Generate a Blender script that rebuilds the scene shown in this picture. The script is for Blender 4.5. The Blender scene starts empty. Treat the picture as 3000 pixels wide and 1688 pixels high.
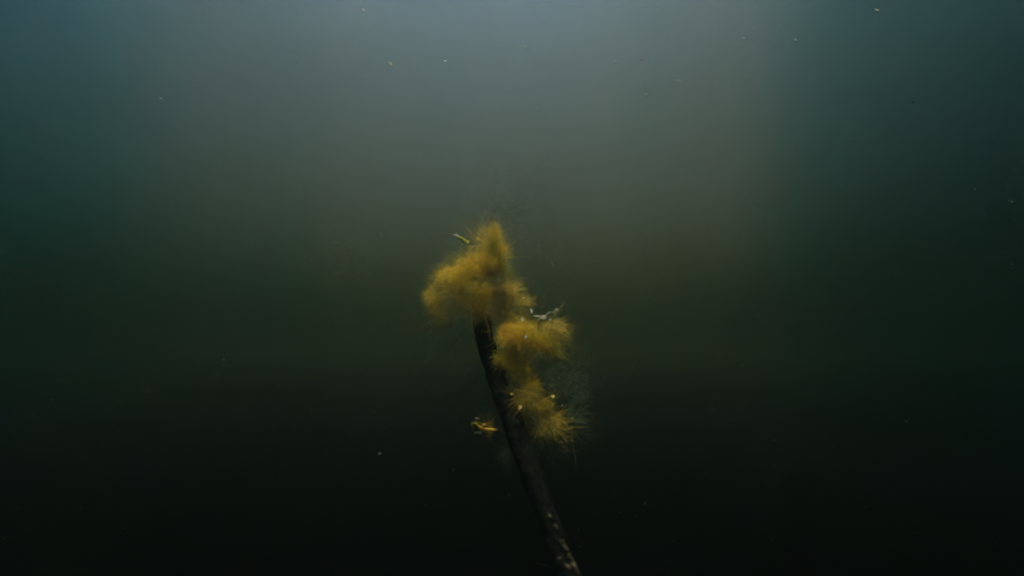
import bpy, bmesh, math, random
import numpy as np
from mathutils import Vector, noise

R = math.radians
sc = bpy.context.scene
COL = sc.collection
rng = np.random.default_rng(11)
random.seed(11)

# ------------------------------------------------------------------ camera
CAM_Z = 1.0
PITCH, FOV = 4.1, 61.8
cam = bpy.data.cameras.new('camera')
cam_o = bpy.data.objects.new('camera', cam)
COL.objects.link(cam_o)
cam_o.location = (0, 0, CAM_Z)
cam_o.rotation_euler = (R(90 + PITCH), 0, 0)
cam.angle = R(FOV)
cam.clip_start, cam.clip_end = 0.01, 500
cam.dof.use_dof = True
cam.dof.focus_distance = 0.462
cam.dof.aperture_fstop = 3.8
sc.camera = cam_o

# ------------------------------------------------------------------ sky, sun, exposure
SUN_EL, SUN_AZ = 84.86, 181.40
world = bpy.data.worlds.new('World')
sc.world = world
world.use_nodes = True
wt = world.node_tree
sky = wt.nodes.new('ShaderNodeTexSky')
sky.sky_type = 'NISHITA'
sky.sun_disc = False
sky.sun_elevation = R(SUN_EL)
sky.sun_rotation = R(SUN_AZ)
wt.links.new(sky.outputs[0], wt.nodes['Background'].inputs[0])
wt.nodes['Background'].inputs[1].default_value = 0.094
sun = bpy.data.lights.new('sun', 'SUN')
sun.energy = 3.44
sun.angle = R(0.6)
sun.color = (1, 0.945, 0.845)
sun_o = bpy.data.objects.new('sun', sun)
COL.objects.link(sun_o)
SUN_DIR = Vector((math.sin(R(SUN_AZ)) * math.cos(R(SUN_EL)), math.cos(R(SUN_AZ)) * math.cos(R(SUN_EL)), math.sin(R(SUN_EL))))
sun_o.rotation_euler = SUN_DIR.to_track_quat('Z', 'Y').to_euler()
vs = sc.view_settings
vs.view_transform, vs.look, vs.gamma, vs.use_curve_mapping = 'Standard', 'None', 1.0, False
vs.exposure = 3.75
cy = sc.cycles
cy.use_denoising = True
cy.volume_bounces = 3
cy.max_bounces = 10
cy.transparent_max_bounces = 24

# ------------------------------------------------------------------ helpers
PX = 1500 / math.tan(R(FOV / 2))
CP, SN = math.cos(R(PITCH)), math.sin(R(PITCH))


def at(x, y, d):
    """where a spot seen at photo pixel x, y (of 3000 x 1688) stands, d metres ahead of the lens"""
    u, v = (x - 1500) / PX * d, (844 - y) / PX * d
    return Vector((u, d * CP - v * SN, CAM_Z + d * SN + v * CP))


def material(name, rough=0.8):
    m = bpy.data.materials.new(name)
    m.use_nodes = True
    b = m.node_tree.nodes['Principled BSDF']
    b.inputs['Roughness'].default_value = rough
    b.inputs['Specular IOR Level'].default_value = 0.02   # wet things lose their gloss under water
    return m, m.node_tree, b


def noisy(name, stops, scale, rough=0.8, translucent=0.0, bump=0.0, detail=5):
    m, t, b = material(name, rough)
    tc = t.nodes.new('ShaderNodeTexCoord')
    n = t.nodes.new('ShaderNodeTexNoise')
    n.inputs['Scale'].default_value = scale
    n.inputs['Detail'].default_value = detail
    t.links.new(tc.outputs['Object'], n.inputs['Vector'])
    r = t.nodes.new('ShaderNodeValToRGB')
    while len(r.color_ramp.elements) < len(stops):
        r.color_ramp.elements.new(0.5)
    for e, (p, c) in zip(r.color_ramp.elements, stops):
        e.position = p
        e.color = (*c, 1)
    t.links.new(n.outputs['Fac'], r.inputs['Fac'])
    t.links.new(r.outputs['Color'], b.inputs['Base Color'])
    if bump:
        bp = t.nodes.new('ShaderNodeBump')
        bp.inputs['Strength'].default_value = bump
        bp.inputs['Distance'].default_value = 0.002
        t.links.new(n.outputs['Fac'], bp.inputs['Height'])
        t.links.new(bp.outputs['Normal'], b.inputs['Normal'])
    if translucent:
        tr = t.nodes.new('ShaderNodeBsdfTranslucent')
        t.links.new(r.outputs['Color'], tr.inputs['Color'])
        mx = t.nodes.new('ShaderNodeMixShader')
        mx.inputs[0].default_value = translucent
        t.links.new(b.outputs[0], mx.inputs[1])
        t.links.new(tr.outputs[0], mx.inputs[2])
        t.links.new(mx.outputs[0], t.nodes['Material Output'].inputs['Surface'])
    return m


def water_material(name, scatter, absorb, g):
    m = bpy.data.materials.new(name)
    m.use_nodes = True
    t = m.node_tree
    t.nodes.clear()
    out = t.nodes.new('ShaderNodeOutputMaterial')
    v = t.nodes.new('ShaderNodeVolumePrincipled')
    dens = max(a + b for a, b in zip(scatter, absorb))
    col = [a / dens for a in scatter]
    ab = [max(0, 1 - b / (dens * (1 - c))) ** 2 for b, c in zip(absorb, col)]
    v.inputs['Color'].default_value = (*col, 1)
    v.inputs['Density'].default_value = dens
    v.inputs['Absorption Color'].default_value = (*ab, 1)
    v.inputs['Anisotropy'].default_value = g
    t.links.new(v.outputs[0], out.inputs['Volume'])
    return m


def link(name, me, mat=None, parent=None, smooth=True):
    o = bpy.data.objects.new(name, me)
    COL.objects.link(o)
    if mat:
        me.materials.append(mat)
    if parent:
        o.parent = parent
        o.matrix_parent_inverse = parent.matrix_basis.inverted()
    if smooth:
        me.polygons.foreach_set('use_smooth', np.ones(len(me.polygons), bool))
    return o


def tag(o, label=None, cat=None, group=None, kind=None):
    for k, v in (('label', label), ('category', cat), ('group', group), ('kind', kind)):
        if v:
            o[k] = v
    return o


def empty(name, loc):
    o = bpy.data.objects.new(name, None)
    o.empty_display_size = 0.01
    o.location = loc
    COL.objects.link(o)
    return o


def pydata(name, v, f):
    me = bpy.data.meshes.new(name)
    me.from_pydata([tuple(p) for p in v], [], f)
    me.update()
    return me


def box_mesh(name, a, b):
    (x0, y0, z0), (x1, y1, z1) = a, b
    v = [(x0, y0, z0), (x1, y0, z0), (x1, y1, z0), (x0, y1, z0), (x0, y0, z1), (x1, y0, z1), (x1, y1, z1), (x0, y1, z1)]
    return pydata(name, v, [(0, 3, 2, 1), (4, 5, 6, 7), (0, 1, 5, 4), (1, 2, 6, 5), (2, 3, 7, 6), (3, 0, 4, 7)])


def smooth_path(pts, n):
    """Catmull-Rom through (Vector, radius) pairs"""
    P = np.array([[*p, r] for p, r in pts], float)
    P = np.vstack([2 * P[0] - P[1], P, 2 * P[-1] - P[-2]])
    out = []
    m = len(P) - 3
    for i in range(n):
        s = i / (n - 1) * m
        k = min(int(s), m - 1)
        t = s - k
        a, b, c, d = P[k:k + 4]
        out.append(0.5 * ((2 * b) + (c - a) * t + (2 * a - 5 * b + 4 * c - d) * t * t + (3 * b - a - 3 * c + d) * t ** 3))
    return np.array(out)


def tube_mesh(name, pts, n=40, sides=10, rough=0.0, freq=60.0, seed=0.0):
    S = smooth_path(pts, n)
    v, f = [], []
    for i in range(n):
        c = Vector(S[i, :3])
        t = (Vector(S[min(i + 1, n - 1), :3]) - Vector(S[max(i - 1, 0), :3])).normalized()
        a = t.orthogonal().normalized() if i == 0 else (a - t * a.dot(t)).normalized()
        b = t.cross(a)
        for k in range(sides):
            th = 2 * math.pi * k / sides
            dr = a * math.cos(th) + b * math.sin(th)
            p = c + dr * S[i, 3]
            if rough:
                q = Vector((p.x * freq + seed, p.y * freq, p.z * freq * 0.55))
                p += dr * S[i, 3] * rough * (noise.noise(q) + 0.6 * noise.noise(q * 2.3) + 0.35 * noise.noise(q * 5.1))
            v.append(p)
    for i in range(n - 1):
        for k in range(sides):
            j = (k + 1) % sides
            f.append((i * sides + k, i * sides + j, (i + 1) * sides + j, (i + 1) * sides + k))
    f.append(tuple(range(sides))[::-1])
    f.append(tuple((n - 1) * sides + k for k in range(sides)))
    return pydata(name, v, f)


def filaments(name, roots, dirs, lengths, radius, mat, parent, curl=0.5, seg=6, drift=(0, 0, 0)):
    """a mass of fine algal threads: each a tapering three-sided tube that wanders away from its root"""
    N = len(roots)
    roots, dirs = np.asarray(roots, float), np.asarray(dirs, float)
    dirs /= np.linalg.norm(dirs, axis=1, keepdims=True) + 1e-9
    L = np.asarray(lengths, float)
    rad = np.asarray(radius, float) * np.ones(N)
    pts = np.empty((N, seg + 1, 3))
    pts[:, 0] = roots
    d = dirs.copy()
    bend = rng.normal(0, 1, (N, 3))
    for s in range(seg):
        d = d + curl * (0.35 * bend + 0.65 * rng.normal(0, 1, (N, 3))) / seg * 1.6 + np.asarray(drift) / seg
        d /= np.linalg.norm(d, axis=1, keepdims=True)
        pts[:, s + 1] = pts[:, s] + d * (L / seg)[:, None]
    up = np.cross(dirs, rng.normal(0, 1, (N, 3)))
    up /= np.linalg.norm(up, axis=1, keepdims=True) + 1e-9
    bi = np.cross(dirs, up)
    taper = np.linspace(1, 0.35, seg + 1)
    V = np.empty((N, seg + 1, 3, 3))
    for k in range(3):
        th = 2 * math.pi * k / 3
        off = up * math.cos(th) + bi * math.sin(th)
        V[:, :, k] = pts + off[:, None, :] * rad[:, None, None] * taper[None, :, None]
    idx = np.arange(N * (seg + 1) * 3).reshape(N, seg + 1, 3)
    quads = np.stack([np.stack([idx[:, :-1, k], idx[:, :-1, (k + 1) % 3], idx[:, 1:, (k + 1) % 3], idx[:, 1:, k]], -1) for k in range(3)], 2).reshape(-1, 4)
    me = bpy.data.meshes.new(name)
    nv, nq = N * (seg + 1) * 3, len(quads)
    me.vertices.add(nv)
    me.vertices.foreach_set('co', V.reshape(-1))
    me.loops.add(nq * 4)
    me.loops.foreach_set('vertex_index', quads.reshape(-1).astype(np.int32))
    me.polygons.add(nq)
    me.polygons.foreach_set('loop_start', np.arange(0, nq * 4, 4, dtype=np.int32))
    me.update(calc_edges=True)
    o = link(name, me, mat, parent)
    o['kind'] = 'stuff'
    return o


# ------------------------------------------------------------------ the setting
WATER_G = 0.895
SURF_Z = CAM_Z + 1.84
# the pond is stratified: bluish and clearer at the top, olive and silty below, with darkening added near the bed for the gloom.
# each row: height of the layer's lid, scattering and absorption per metre
TOP_S, TOP_A = (0.428, 0.462, 0.520), (0.600, 0.520, 0.480)
DEEP_S, DEEP_A = (0.084, 0.124, 0.124), (0.385, 0.485, 1.02)


def between(a, b, t):
    return tuple(p + (q - p) * t for p, q in zip(a, b))


STRATA = [(SURF_Z, TOP_S, TOP_A)]
for k in range(2):                                    # the clear top water gives way to the olive silt
    t = (k + 1) / 2
    STRATA.append((1.237 - 0.09 * k, between(TOP_S, DEEP_S, t), between(TOP_A, DEEP_A, t)))
for k in range(9):                                    # absorption raised towards the bed to put in the lower gloom
    t = (k + 1) / 9
    STRATA.append((0.968 - 0.019 * k, between(DEEP_S, (0.12, 0.13, 0.11), t), between(DEEP_A, (7.8, 8.3, 7.0), t ** 1.4)))
for k, (lid, sca, ab) in enumerate(STRATA):
    low = STRATA[k + 1][0] + 0.0008 if k + 1 < len(STRATA) else -1.2
    tag(link('water', box_mesh('water', (-40, -40, low), (40, 40, lid)), water_material('stratum_water', sca, ab, WATER_G), smooth=False), kind='structure')

# lake bed: one silty sheet, finely meshed near the lens, reaching far away
BED_Z = -0.4
ticks = np.concatenate([-np.geomspace(120, 3, 14), np.linspace(-2.8, 2.8, 70), np.geomspace(3, 120, 14)])
nb = len(ticks)
bv = []
for y in ticks:
    for x in ticks:
        w = math.exp(-(x * x + y * y) / 60)
        bv.append((x, y + 1, BED_Z + w * (0.10 * noise.noise((x * .9, y * .9, 3)) + 0.03 * noise.noise((x * 4, y * 4, 7)))))
bf = [(j * nb + i, j * nb + i + 1, (j + 1) * nb + i + 1, (j + 1) * nb + i) for j in range(nb - 1) for i in range(nb - 1)]
silt = noisy('silt', [(0.3, (0.022, 0.02, 0.013)), (0.7, (0.05, 0.043, 0.028))], 6, 0.95, bump=0.4)
tag(link('lake_bed', pydata('lake_bed', bv, bf), silt), kind='structure')

# unseen shade mat added over the pond, its ragged opening shaped to beam daylight
DD = (SURF_Z - CAM_Z) / math.tan(R(SUN_EL))
OX, OY = DD * math.sin(R(SUN_AZ)), DD * math.cos(R(SUN_AZ))
OPENING = [(-0.224, 0.08), (0.112, 0.08), (0.2, 0.5), (0.24, 0.8), (0.34, 1.10), (0.40, 1.60), (0.66, 2.15), (0.62, 2.75), (0.42, 3.2), (-0.27, 3.2), (-0.62, 2.75), (-0.52, 2.1), (-0.68, 1.6), (-0.42, 1.15), (-0.44, 0.8), (-0.26, 0.45)]
HX, HY = OX, OY + 1.3
ring_pts = smooth_path([(Vector((x, y, 0)), 0) for x, y in OPENING + OPENING[:3]], (len(OPENING) + 2) * 20)
ring_pts = ring_pts[20:20 + len(OPENING) * 20, :2]
NA = len(ring_pts)
wv, wf, wt_ = [], [], []
RINGS = (0, 0.03, 0.07, 0.12, 0.18, 0.26, 0.36, 0.5, 0.7, 1.0, 1.5, 3, 8, 37.0)


def sstep(a, b, x):
    t = min(1, max(0, (x - a) / (b - a)))
    return t * t * (3 - 2 * t)


for top in (0, 1):
    for q, s in enumerate(RINGS):
        for k in range(NA):
            x, y = ring_pts[k][0] + OX, ring_pts[k][1] + OY
            a = math.atan2(y - HY, x - HX)
            e = 0.05 * noise.noise((x * 3, y * 3, 5)) + 0.03 * noise.noise((x * 9, y * 9, 9)) + 0.015 * noise.noise((x * 25, y * 25, 2))
            x, y = x + (s + e) * math.cos(a), y + (s + e) * math.sin(a)
            wv.append((x, y, SURF_Z - 0.035 + 0.03 * top + 0.006 * noise.noise((x * 6, y * 6, top * 4))))
            # how strongly the mat holds back daylight: thin at the margin, densest on the right
            lx, ly = x - OX, y - OY
            cov = min(1, max(0.03, s / (0.45 + 0.75 * sstep(0.0, 0.5, lx)) + (0.5 * noise.noise((x * 3.5, y * 3.5, 3)) + 0.25 * noise.noise((x * 9, y * 9, 6))) * min(1, s * 8)))
            wt_.append(cov * (1 + 11.0 * sstep(0.34, 1.0, lx) + 1.15 * sstep(-0.6, -1.3, lx) + 1.29 * sstep(0.35, -0.4, ly) + 1.15 * sstep(2.2, 4, ly)))
NR = len(RINGS)
for top in (0, 1):
    o = top * NR * NA
    for q in range(NR - 1):
        for k in range(NA):
            j = (k + 1) % NA
            f = (o + q * NA + k, o + q * NA + j, o + (q + 1) * NA + j, o + (q + 1) * NA + k)
            wf.append(f if not top else f[::-1])
for k in range(NA):
    j = (k + 1) % NA
    wf.append((k, NR * NA + k, NR * NA + j, j))
# unseen blockers added in the opening to throw the darker shafts


def beam_blocker(cx, cy, rx, ry, rot):
    b = len(wv)
    n = 26
    for top in (0, 1):
        for k in range(n):
            a = 2 * math.pi * k / n
            e = 1 + 0.22 * noise.noise((cx * 3 + math.cos(a) * 1.7, cy * 3 + math.sin(a) * 1.7, 1))
            x, y = rx * e * math.cos(a), ry * e * math.sin(a)
            wv.append((cx + x * math.cos(rot) - y * math.sin(rot), cy + x * math.sin(rot) + y * math.cos(rot), SURF_Z - 0.03 + 0.012 * top))
            wt_.append(0.8)
    wf.append(tuple(b + k for k in range(n))[::-1])
    wf.append(tuple(b + n + k for k in range(n)))
    for k in range(n):
        j = (k + 1) % n
        wf.append((b + k, b + j, b + n + j, b + n + k))


rr = random.Random(5)
for _ in range(16):
    y = rr.uniform(0.75, 2.6)
    beam_blocker(OX + rr.uniform(-0.30, 0.36) * y * 0.8, OY + y, rr.uniform(0.012, 0.03), rr.uniform(0.04, 0.14), rr.uniform(-0.9, 0.9))
shade_mat_m = noisy('shade_mat_tint', [(0.3, (0.02, 0.03, 0.008)), (0.7, (0.035, 0.05, 0.014))], 14, 0.7)
lt = shade_mat_m.node_tree
at_n = lt.nodes.new('ShaderNodeAttribute')
at_n.attribute_name = 'shade_density'
comb = lt.nodes.new('ShaderNodeCombineColor')
for ch, base in zip(('Red', 'Green', 'Blue'), (0.024, 0.565, 0.645)):      # teal tint put on daylight through each face of the mat
    pw = lt.nodes.new('ShaderNodeMath')
    pw.operation = 'POWER'
    pw.inputs[0].default_value = base
    lt.links.new(at_n.outputs['Fac'], pw.inputs[1])
    lt.links.new(pw.outputs[0], comb.inputs[ch])
tp = lt.nodes.new('ShaderNodeBsdfTransparent')
lt.links.new(comb.outputs[0], tp.inputs['Color'])
mx = lt.nodes.new('ShaderNodeMixShader')
mx.inputs[0].default_value = 0.93
lt.links.new(lt.nodes['Principled BSDF'].outputs[0], mx.inputs[1])
lt.links.new(tp.outputs[0], mx.inputs[2])
lt.links.new(mx.outputs[0], lt.nodes['Material Output'].inputs['Surface'])
shade_mat_me = pydata('added_shade_mat', wv, wf)
shade_mat_me.attributes.new('shade_density', 'FLOAT', 'POINT').data.foreach_set('value', np.array(wt_, np.float32))
tag(link('added_shade_mat', shade_mat_me, shade_mat_m), 'unseen shade mat added over the water around a bright opening', 'weed', kind='stuff')

# ------------------------------------------------------------------ the branch
bark = noisy('waterlogged_bark', [(0.45, (0.0012, 0.0012, 0.0012)), (0.64, (0.003, 0.003, 0.0027)), (0.86, (0.016, 0.0145, 0.011))], 190, 0.9, bump=1.0, detail=9)
pale_bark = noisy('bared_wood', [(0.3, (0.02, 0.018, 0.014)), (0.7, (0.09, 0.075, 0.052))], 160, 0.8, bump=0.6)
BR = [(1396, 850, .440, 30), (1402, 890, .437, 44), (1412, 950, .433, 52), (1430, 1030, .428, 54), (1456, 1110, .422, 58), (1489, 1200, .414, 61),
      (1530, 1310, .405, 61), (1570, 1430, .395, 60), (1620, 1560, .384, 58), (1668, 1688, .373, 62), (1722, 1820, .363, 70)]
shaft_pts = [(at(x, y, d), w / 2 / PX * d) for x, y, d, w in BR]
tip, prev = shaft_pts[-1][0], shaft_pts[-2][0]
step = (tip - prev).normalized()
for k in range(1, 5):
    shaft_pts.append((tip + step * (0.22 * k) + Vector((0.01 * k, 0, -0.012 * k * k)), 0.0075 + 0.0012 * k))
branch = tag(empty('sunken_branch', shaft_pts[-1][0]), 'dark leaning sunken branch rising out of the gloom beneath the algae', 'branch')
link('shaft', tube_mesh('shaft', shaft_pts, 300, 28, 0.22, 165), bark, branch)


def path(pl, w0, w1):
    n = len(pl) - 1
    return [(at(x, y, d), (w0 + (w1 - w0) * i / n) / 2 / PX * d) for i, (x, y, d) in enumerate(pl)]


link('side_twig', tube_mesh('side_twig', path([(1690, 1760, .372), (1650, 1700, .376), (1612, 1668, .380), (1572, 1652, .384)], 26, 8), 20, 9, 0.25, 200), bark, branch)
# curls of bark peeling from the lower, barer end
for x, y, d, w, h, tilt in ((1627, 1546, .3800, 9, 15, 0.5), (1647, 1596, .3762, 13, 26, 0.2), (1655, 1606, .3750, 8, 20, 0.6), (1671, 1638, .3725, 8, 34, 0.42), (1684, 1670, .3700, 12, 40, 0.36), (1662, 1662, .3700, 9, 18, 0.9), (1640, 1640, .3730, 7, 14, 0.1), (1610, 1512, .3830, 5, 12, 0.5)):
    b = []
    s = d / PX
    c = at(x, y, d)
    for i in range(7):
        for j in range(4):
            u, v = (j / 3 - .5) * w, (i / 6 - .5) * h
            u *= 0.5 + 0.5 * math.sin(math.pi * (i + .6) / 7.2)
            uu, vv = u * math.cos(tilt) + v * math.sin(tilt), -u * math.sin(tilt) + v * math.cos(tilt)
            cup = -((j / 3 - .5) ** 2) * w * 1.2 + 2.5 * noise.noise((x + u * .2, v * .2, 0))
            b.append(c + Vector((uu * s, cup * -s * 0.8, -vv * s)))
    me = pydata('bark_flake', b, [(i * 4 + j, i * 4 + j + 1, i * 4 + j + 5, i * 4 + j + 4) for i in range(6) for j in range(3)])
    o = link('bark_flake', me, pale_bark, branch)
    sol = o.modifiers.new('thickness', 'SOLIDIFY')
    sol.thickness = 0.0006

# ------------------------------------------------------------------ algae
mustard = noisy('mustard_algae', [(0.30, (0.20, 0.22, 0.05)), (0.46, (0.50, 0.39, 0.05)), (0.60, (0.66, 0.48, 0.06)), (0.74, (0.52, 0.36, 0.06))], 85, 0.7, translucent=0.6)
olive = noisy('olive_algae', [(0.3, (0.313, 0.274, 0.078)), (0.7, (0.659, 0.469, 0.104))], 60, 0.7, translucent=0.6)
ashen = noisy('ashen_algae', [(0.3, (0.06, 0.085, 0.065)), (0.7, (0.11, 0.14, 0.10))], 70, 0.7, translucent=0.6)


def fuzz(name, parent, mat, x, y, d, rx, ry, count, thread=0.9, lean=(0, 0), reach=0.62, jitter=0.75, curl=1.7, rz=None):
    """a ball of threads radiating out of its middle, x, y, rx, ry in photo pixels"""
    s = d / PX
    count = int(count * ((1.35 if y > 940 else 1.0) if mat is mustard else 1.5))
    if mat is ashen:
        thread *= 0.7
    rz = rz or 0.5 * (rx + ry) * 0.75
    q = rng.normal(0, 1, (count, 3))
    q /= np.linalg.norm(q, axis=1, keepdims=True)
    q *= (rng.random(count) ** 0.45)[:, None] * 0.72
    c = np.array(at(x, y, d))
    roots = c + q * np.array([rx, rz, ry]) * s
    dirs = q * np.array([rx, rz, ry]) / max(rx, ry) * 1.5 + rng.normal(0, jitter, (count, 3)) + np.array([lean[0], 0, -lean[1]])
    L = rng.gamma(5, 0.2, count) * reach * 0.5 * (rx + ry) * s
    rad = thread * 0.5 * s * np.where(rng.random(count) < 0.1, 1.5, 0.7) * rng.uniform(0.7, 1.3, count)
    return filaments(name, roots, dirs, L, rad, mat, parent, curl, seg=7)


clump = tag(empty('algae_clump', at(1400, 880, .44)), 'largest mustard yellow tuft of hairlike algae crowning the branch tip', 'algae')
fuzz('filament_tuft', clump, mustard, 1330, 822, .43, 72, 50, 1250)
fuzz('filament_tuft', clump, mustard, 1395, 790, .428, 80, 62, 1500, lean=(0, -.15))
fuzz('filament_tuft', clump, mustard, 1450, 755, .426, 46, 74, 1300, lean=(0, -.35))
fuzz('filament_tuft', clump, mustard, 1452, 690, .428, 30, 42, 330, lean=(.05, -.7))
fuzz('filament_tuft', clump, mustard, 1428, 715, .432, 52, 64, 330, lean=(0, -.7), reach=0.9)
fuzz('filament_tuft', clump, mustard, 1275, 868, .432, 36, 52, 420, lean=(-.35, .35), reach=0.8)
fuzz('filament_tuft', clump, mustard, 1290, 925, .434, 34, 40, 150, lean=(-.2, .6), reach=1.0)
fuzz('fringe', clump, olive, 1385, 868, .432, 100, 44, 620, lean=(0, .5), reach=0.8)
fuzz('fringe', clump, olive, 1478, 860, .432, 52, 52, 480, lean=(.6, .1), reach=0.9)
fuzz('fringe', clump, olive, 1525, 885, .434, 34, 30, 110, lean=(.9, 0), reach=1.3)
fuzz('fringe', clump, olive, 1480, 930, .429, 46, 40, 380, lean=(.4, .1), reach=0.9)
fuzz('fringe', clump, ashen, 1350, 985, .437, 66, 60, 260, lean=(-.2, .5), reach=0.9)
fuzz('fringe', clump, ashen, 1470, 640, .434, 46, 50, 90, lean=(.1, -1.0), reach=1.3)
fuzz('fringe', clump, olive, 1400, 900, .428, 26, 60, 110, lean=(0, .5), reach=1.0)

fuzz('fringe', clump, mustard, 1400, 850, .418, 44, 40, 260, lean=(0, .6), reach=1.0, rz=12)
fuzz('fringe', clump, olive, 1405, 905, .420, 40, 44, 190, lean=(0, .6), reach=1.0, rz=12)

clump2 = tag(empty('algae_clump', at(1452, 1060, .425)), 'forked mustard yellow algae tuft on the right flank of the branch', 'algae')
fuzz('filament_tuft', clump2, mustard, 1525, 985, .418, 70, 52, 1350, lean=(.2, 0))
fuzz('filament_tuft', clump2, mustard, 1478, 985, .420, 26, 44, 330)
fuzz('filament_tuft', clump2, mustard, 1590, 1005, .418, 48, 40, 480, lean=(.6, .05), reach=0.9)
fuzz('filament_tuft', clump2, mustard, 1625, 1035, .418, 34, 22, 130, lean=(.9, .3), reach=1.1)
fuzz('filament_tuft', clump2, mustard, 1480, 1055, .418, 46, 28, 520, lean=(.2, .1))
fuzz('filament_tuft', clump2, mustard, 1500, 1028, .419, 40, 34, 360, lean=(.2, .1))
fuzz('filament_tuft', clump2, mustard, 1515, 1052, .417, 48, 44, 380, lean=(.2, .2))
fuzz('filament_tuft', clump2, mustard, 1524, 1092, .416, 42, 40, 640, lean=(.3, .3))
fuzz('filament_tuft', clump2, mustard, 1556, 1134, .414, 36, 42, 520, lean=(.35, .4))
fuzz('filament_tuft', clump2, mustard, 1590, 1185, .412, 32, 36, 200, lean=(.4, .5), reach=0.9)
fuzz('filament_tuft', clump2, mustard, 1625, 1228, .411, 34, 28, 80, lean=(.6, .6), reach=1.1)
fuzz('fringe', clump2, olive, 1610, 970, .42, 60, 44, 240, lean=(.8, -.2), reach=1.0)
fuzz('fringe', clump2, olive, 1540, 1170, .411, 50, 56, 340, lean=(.3, .5), reach=0.9)
fuzz('fringe', clump2, olive, 1600, 1245, .411, 60, 46, 260, lean=(.5, .6), reach=1.0)

veil = tag(empty('algae_veil', at(1560, 1230, .42)), 'thin greyish green algae veil trailing into the dark beneath the forked tuft', 'algae')
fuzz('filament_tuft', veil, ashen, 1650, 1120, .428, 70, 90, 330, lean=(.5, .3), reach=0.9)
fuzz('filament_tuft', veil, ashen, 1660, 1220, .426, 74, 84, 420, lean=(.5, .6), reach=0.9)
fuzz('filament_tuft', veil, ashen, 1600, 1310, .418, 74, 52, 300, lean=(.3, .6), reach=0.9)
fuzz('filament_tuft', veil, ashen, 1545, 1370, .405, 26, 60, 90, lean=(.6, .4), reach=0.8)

beard = tag(empty('algae_beard', at(1440, 1090, .425)), 'faint pale algae threads fraying from the shaded flank of the branch', 'algae')
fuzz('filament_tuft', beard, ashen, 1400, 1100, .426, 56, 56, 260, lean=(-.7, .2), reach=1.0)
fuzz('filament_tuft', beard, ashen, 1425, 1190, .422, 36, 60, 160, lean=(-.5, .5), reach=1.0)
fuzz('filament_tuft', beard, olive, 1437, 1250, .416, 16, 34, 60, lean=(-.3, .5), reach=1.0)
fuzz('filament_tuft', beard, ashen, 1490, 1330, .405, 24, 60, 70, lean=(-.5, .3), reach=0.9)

# ------------------------------------------------------------------ scraps caught in the algae
scrap_m = noisy('bleached_leaf', [(0.3, (0.15, 0.135, 0.10)), (0.7, (0.30, 0.27, 0.21))], 220, 0.6, translucent=0.6)
lime_m = noisy('yellow_green_leaf', [(0.3, (0.10, 0.10, 0.016)), (0.7, (0.20, 0.18, 0.03))], 160, 0.6, translucent=0.4)
speck_m = noisy('pale_detritus', [(0.3, (0.17, 0.17, 0.155)), (0.7, (0.28, 0.275, 0.255))], 400, 0.7, translucent=0.6)


def flake(name, c, w, h, rot, mat, parent=None, ragged=0.35):
    """a thin, cupped scrap with a ragged rim and a real thickness"""
    sd = random.random() * 40
    lean = random.uniform(0.5, 0.9)
    v, f, n = [Vector((0, 0, 0))], [], 14
    for q in (0.55, 1.0):
        for k in range(n):
            a = 2 * math.pi * k / n
            e = q * (1 + ragged * noise.noise((math.cos(a) * 1.3 + sd, math.sin(a) * 1.3, q)))
            v.append(Vector((w * e * math.cos(a), 0.35 * (w + h) * e * e * 0.5, h * e * math.sin(a))))
    for k in range(n):
        j = (k + 1) % n
        f.append((0, 1 + k, 1 + j))
        f.append((1 + k, 1 + n + k, 1 + n + j, 1 + j))
    out = []
    for p in v:
        x, z = p.x * math.cos(rot) + p.z * math.sin(rot), -p.x * math.sin(rot) + p.z * math.cos(rot)
        out.append(Vector((x, p.y * math.cos(lean) + z * math.sin(lean) * 1.3, z)))
    o = link(name, pydata(name, out, f), mat, parent)
    o.location = c
    m = o.modifiers.new('thickness', 'SOLIDIFY')
    m.thickness = 0.00004
    return o


sd = .412
s = sd / PX
scrap = tag(empty('leaf_scrap', at(1590, 932, sd)), 'tattered whitish leaf scrap snagged above the forked tuft, its arm raised', 'leaf scrap')
for x, y, w, h, a in ((1590, 930, 13, 8, .5), (1604, 926, 10, 6, -.6), (1610, 935, 9, 6, .2), (1583, 938, 8, 5, -.9), (1574, 927, 9, 3.5, .05)):
    flake('blade', at(x, y, sd + random.uniform(-.0008, .0008)), w * s, h * s, a, scrap_m, scrap, 0.9)
for pl, w0, w1 in (([(1600, 926, sd), (1612, 917, sd), (1622, 915, sd), (1632, 905, sd + .002)], 4.5, 2.5), ([(1588, 926, sd), (1574, 926, sd), (1556, 928, sd + .002)], 3.5, 2),
                   ([(1602, 925, sd), (1606, 915, sd), (1616, 921, sd)], 3, 2), ([(1584, 936, sd), (1578, 946, sd), (1577, 953, sd)], 3, 2), ([(1618, 916, sd), (1624, 921, sd), (1628, 919, sd)], 2.5, 1.5)):
    link('vein', tube_mesh('vein', path(pl, w0, w1), 16, 6, 0.5, 900), scrap_m, scrap)
flake('blade', at(1630, 908, sd + .002), 5 * s, 4 * s, .3, scrap_m, scrap, 0.8)

cd = .415
s = cd / PX
curlb = tag(empty('curled_leaf', at(1350, 700, cd)), 'small curled leaf bit with a bright pale end, hooked over the crest', 'leaf scrap')
link('stalk', tube_mesh('stalk', path([(1300, 688, cd), (1316, 685, cd), (1330, 688, cd)], 1.8, 3), 14, 6, 0.4, 800), scrap_m, curlb)
flake('tip', at(1337, 690, cd), 8 * s, 4 * s, .35, scrap_m, curlb, 0.6)
for x, y, w, h, a in ((1350, 697, 9, 4.5, .5), (1360, 704, 9, 5, .7), (1368, 710, 8, 6, .6)):
    flake('blade', at(x, y, cd + random.uniform(-.001, .001)), w * s, h * s, a, lime_m, curlb, 0.8)

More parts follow.
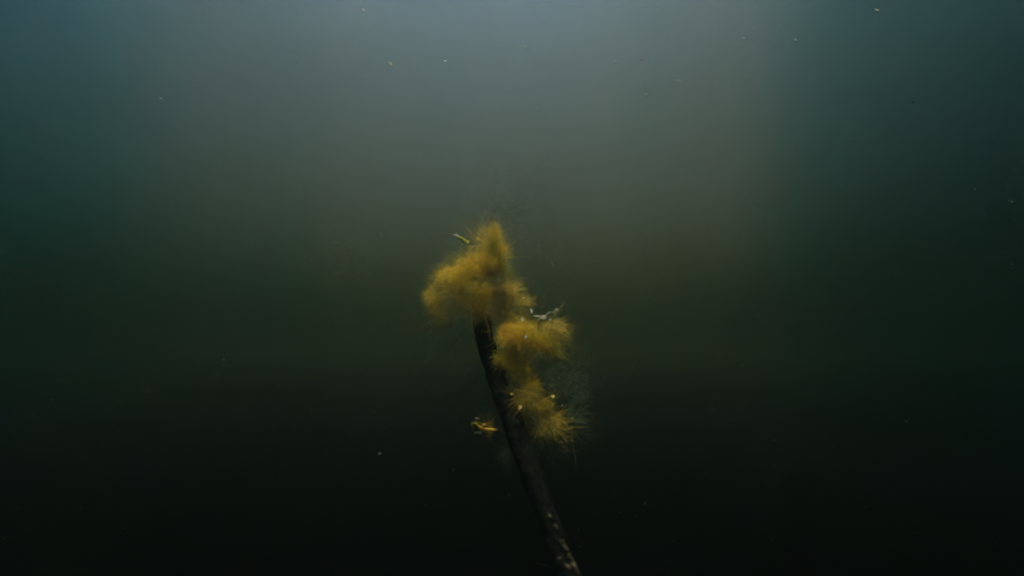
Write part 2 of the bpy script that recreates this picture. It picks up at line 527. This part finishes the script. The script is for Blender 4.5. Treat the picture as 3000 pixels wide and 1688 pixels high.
gd = .408
s = gd / PX
sprig = tag(empty('moss_sprig', at(1412, 1262, gd)), 'tiny yellow green leafy sprig hanging beside the dark branch', 'sprig')
link('stem', tube_mesh('stem', path([(1470, 1262, .416), (1440, 1258, .411), (1412, 1254, gd), (1392, 1240, gd)], 7, 4), 20, 7, 0.3, 600), olive, sprig)


def leaf(parent, x, y, d, length, width, ang, mat):
    sx = d / PX
    v, f = [], []
    for i in range(6):
        t = i / 5
        w = width * math.sin(math.pi * (0.08 + 0.9 * t)) / 2
        for e in (-1, 0, 1):
            u, q = (t - .5) * length, e * w
            X, Y = u * math.cos(ang) - q * math.sin(ang), u * math.sin(ang) + q * math.cos(ang)
            v.append(at(x + X, y + Y, d) + Vector((0, (abs(e) * w * .4 - 3 * t * t) * -sx, 0)))
    for i in range(5):
        for j in range(2):
            f.append((i * 3 + j, i * 3 + j + 1, i * 3 + j + 4, i * 3 + j + 3))
    o = link('leaf', pydata('leaf', v, f), mat, parent)
    m = o.modifiers.new('thickness', 'SOLIDIFY')
    m.thickness = 0.0003


for x, y, L, W, a, m in ((1399, 1229, 18, 9, .2, scrap_m), (1405, 1244, 20, 9, .15, lime_m), (1386, 1243, 17, 8, -.5, lime_m), (1388, 1254, 14, 8, .9, lime_m), (1408, 1256, 18, 8, .5, olive), (1396, 1236, 14, 7, -.9, lime_m), (1418, 1246, 14, 7, -.2, olive), (1400, 1272, 24, 9, .1, ashen)):
    leaf(sprig, x, y, gd + random.uniform(-.002, .002), L, W, a, m)

# ------------------------------------------------------------------ specks one can count
SP = [(1530, 937, .410, 5.5, 5.5, 0, 'round pale bead lodged beside the whitish leaf scrap'),
      (1557, 912, .412, 3.5, 8, -.2, 'upright pale fleck just above the whitish leaf scrap'),
      (1541, 988, .402, 4.5, 5, 0, 'pale speck in the middle of the forked algae tuft'),
      (1620, 1163, .405, 6, 5.5, 0, 'yellowish bead drifting off the forked tuft, uppermost of two'),
      (1647, 1190, .408, 4, 6, .2, 'dim greyish bead drifting off the forked tuft, lowermost of two'),
      (1499, 1155, .404, 4.5, 4, 0, 'tiny amber speck where the forked tuft leaves the branch'),
      (1524, 1194, .402, 4.5, 5.5, .3, 'amber speck hanging between the branch and the tuft tail'),
      (1532, 875, .418, 4, 3.5, 0, 'small reddish speck on the fringe above the whitish scrap'),
      (1145, 188, .40, 5, 11, -.7, 'elongated whitish flake drifting high in the water, longest of all'),
      (1064, 29, .42, 5, 6.5, -.3, 'pale flake drifting close to the upper edge, left of the shaft'),
      (1305, 180, .46, 5, 4, 0, 'faint speck a little right of the elongated whitish flake'),
      (869, 180, .42, 4.5, 4.5, 0, 'lone pale speck in the grey water left of the elongated flake'),
      (470, 289, .42, 5, 3.5, -.2, 'small bright speck alone in the teal water on the left'),
      (1543, 140, .42, 6, 5.5, .2, 'cream speck drifting in the brightest water above the branch'),
      (1805, 181, .41, 6, 6, 0, 'cream speck right of the brightest water, the larger of a pair'),
      (1881, 173, .43, 5, 5, 0, 'greenish speck right of the brightest water, the smaller of a pair'),
      (1894, 277, .42, 6, 5.5, .2, 'whitish speck below the pair of specks in bright water'),
      (1576, 319, .43, 5, 4, 0, 'faint fleck low under the brightest water'),
      (1990, 238, .43, 3.5, 9, -.8, 'thin slanting fleck right of the bright water'),
      (2180, 112, .43, 5, 5, 0, 'bluish pale speck in grey water near the right gloom'),
      (2332, 117, .43, 5, 5.5, 0, 'last faint speck before the water darkens on the right'),
      (2572, 30, .42, 9, 6, .3, 'blurred brownish speck near the upper edge in the right gloom'),
      (2676, 298, .40, 3.5, 7, .8, 'tiny curved fleck alone in the dark right gloom'),
      (2962, 590, .40, 9, 4, 0, 'dim bluish smudge at the extreme right edge'),
      (656, 1056, .42, 6, 4.5, .1, 'dim speck alone in the dark lower left water'),
      (1113, 1330, .42, 6, 5, 0, 'dim speck in the dark water left of the branch foot')]
amber_m = noisy('amber_detritus', [(0.3, (0.24, 0.18, 0.05)), (0.7, (0.36, 0.28, 0.12))], 400, 0.7, translucent=0.6)
red_m = noisy('reddish_detritus', [(0.3, (0.22, 0.10, 0.05)), (0.7, (0.32, 0.16, 0.08))], 400, 0.7, translucent=0.6)

darkened_speck_m = noisy('shade_darkened_detritus', [(0.3, (0.016, 0.019, 0.02)), (0.7, (0.035, 0.038, 0.04))], 400, 0.8, translucent=0.5)  # darker copy for specks in the gloom, its shade put into the colour


for x, y, d, w, h, rot, lab in SP:
    s = d / PX
    m = darkened_speck_m if 'dim' in lab or 'dark right gloom' in lab else amber_m if ('amber' in lab or 'yellowish' in lab) else red_m if 'reddish' in lab else speck_m
    tag(flake('drifting_speck', at(x, y, d), w * s, h * s, rot, m), lab, 'speck', 'pale specks drifting in the water')

# ------------------------------------------------------------------ the fine suspended matter
silt_m = noisy('drifting_silt', [(0.3, (0.22, 0.225, 0.21)), (0.7, (0.42, 0.42, 0.39))], 40, 0.8, translucent=0.5)
bm_v = np.array([(1, 0, 0), (-1, 0, 0), (0, 1, 0), (0, -1, 0), (0, 0, 1), (0, 0, -1)], float)
bm_f = np.array([(0, 2, 4), (2, 1, 4), (1, 3, 4), (3, 0, 4), (2, 0, 5), (1, 2, 5), (3, 1, 5), (0, 3, 5)])
NP = 24000
dd = 0.40 + 1.0 * rng.random(NP) ** 0.8
px = rng.uniform(-150, 3150, NP)
py = -150 + 1950 * rng.random(NP) ** 2.5
ctr = np.array([at(px[i], py[i], dd[i]) for i in range(NP)])
rad = np.clip(rng.gamma(2.2, 0.45, NP), 0.2, 2.2) * 1.1 * dd / PX
asp = rng.uniform(0.5, 1.5, (NP, 1, 3)) * np.array([1, 0.8, 0.7])
V = ctr[:, None, :] + bm_v[None] * rad[:, None, None] * asp
F = (np.arange(NP)[:, None, None] * 6 + bm_f[None]).reshape(-1, 3)
me = bpy.data.meshes.new('suspended_silt')
me.from_pydata(V.reshape(-1, 3).tolist(), [], F.tolist())
tag(link('suspended_silt', me, silt_m), 'fine pale silt suspended throughout the murky water', 'silt', kind='stuff')
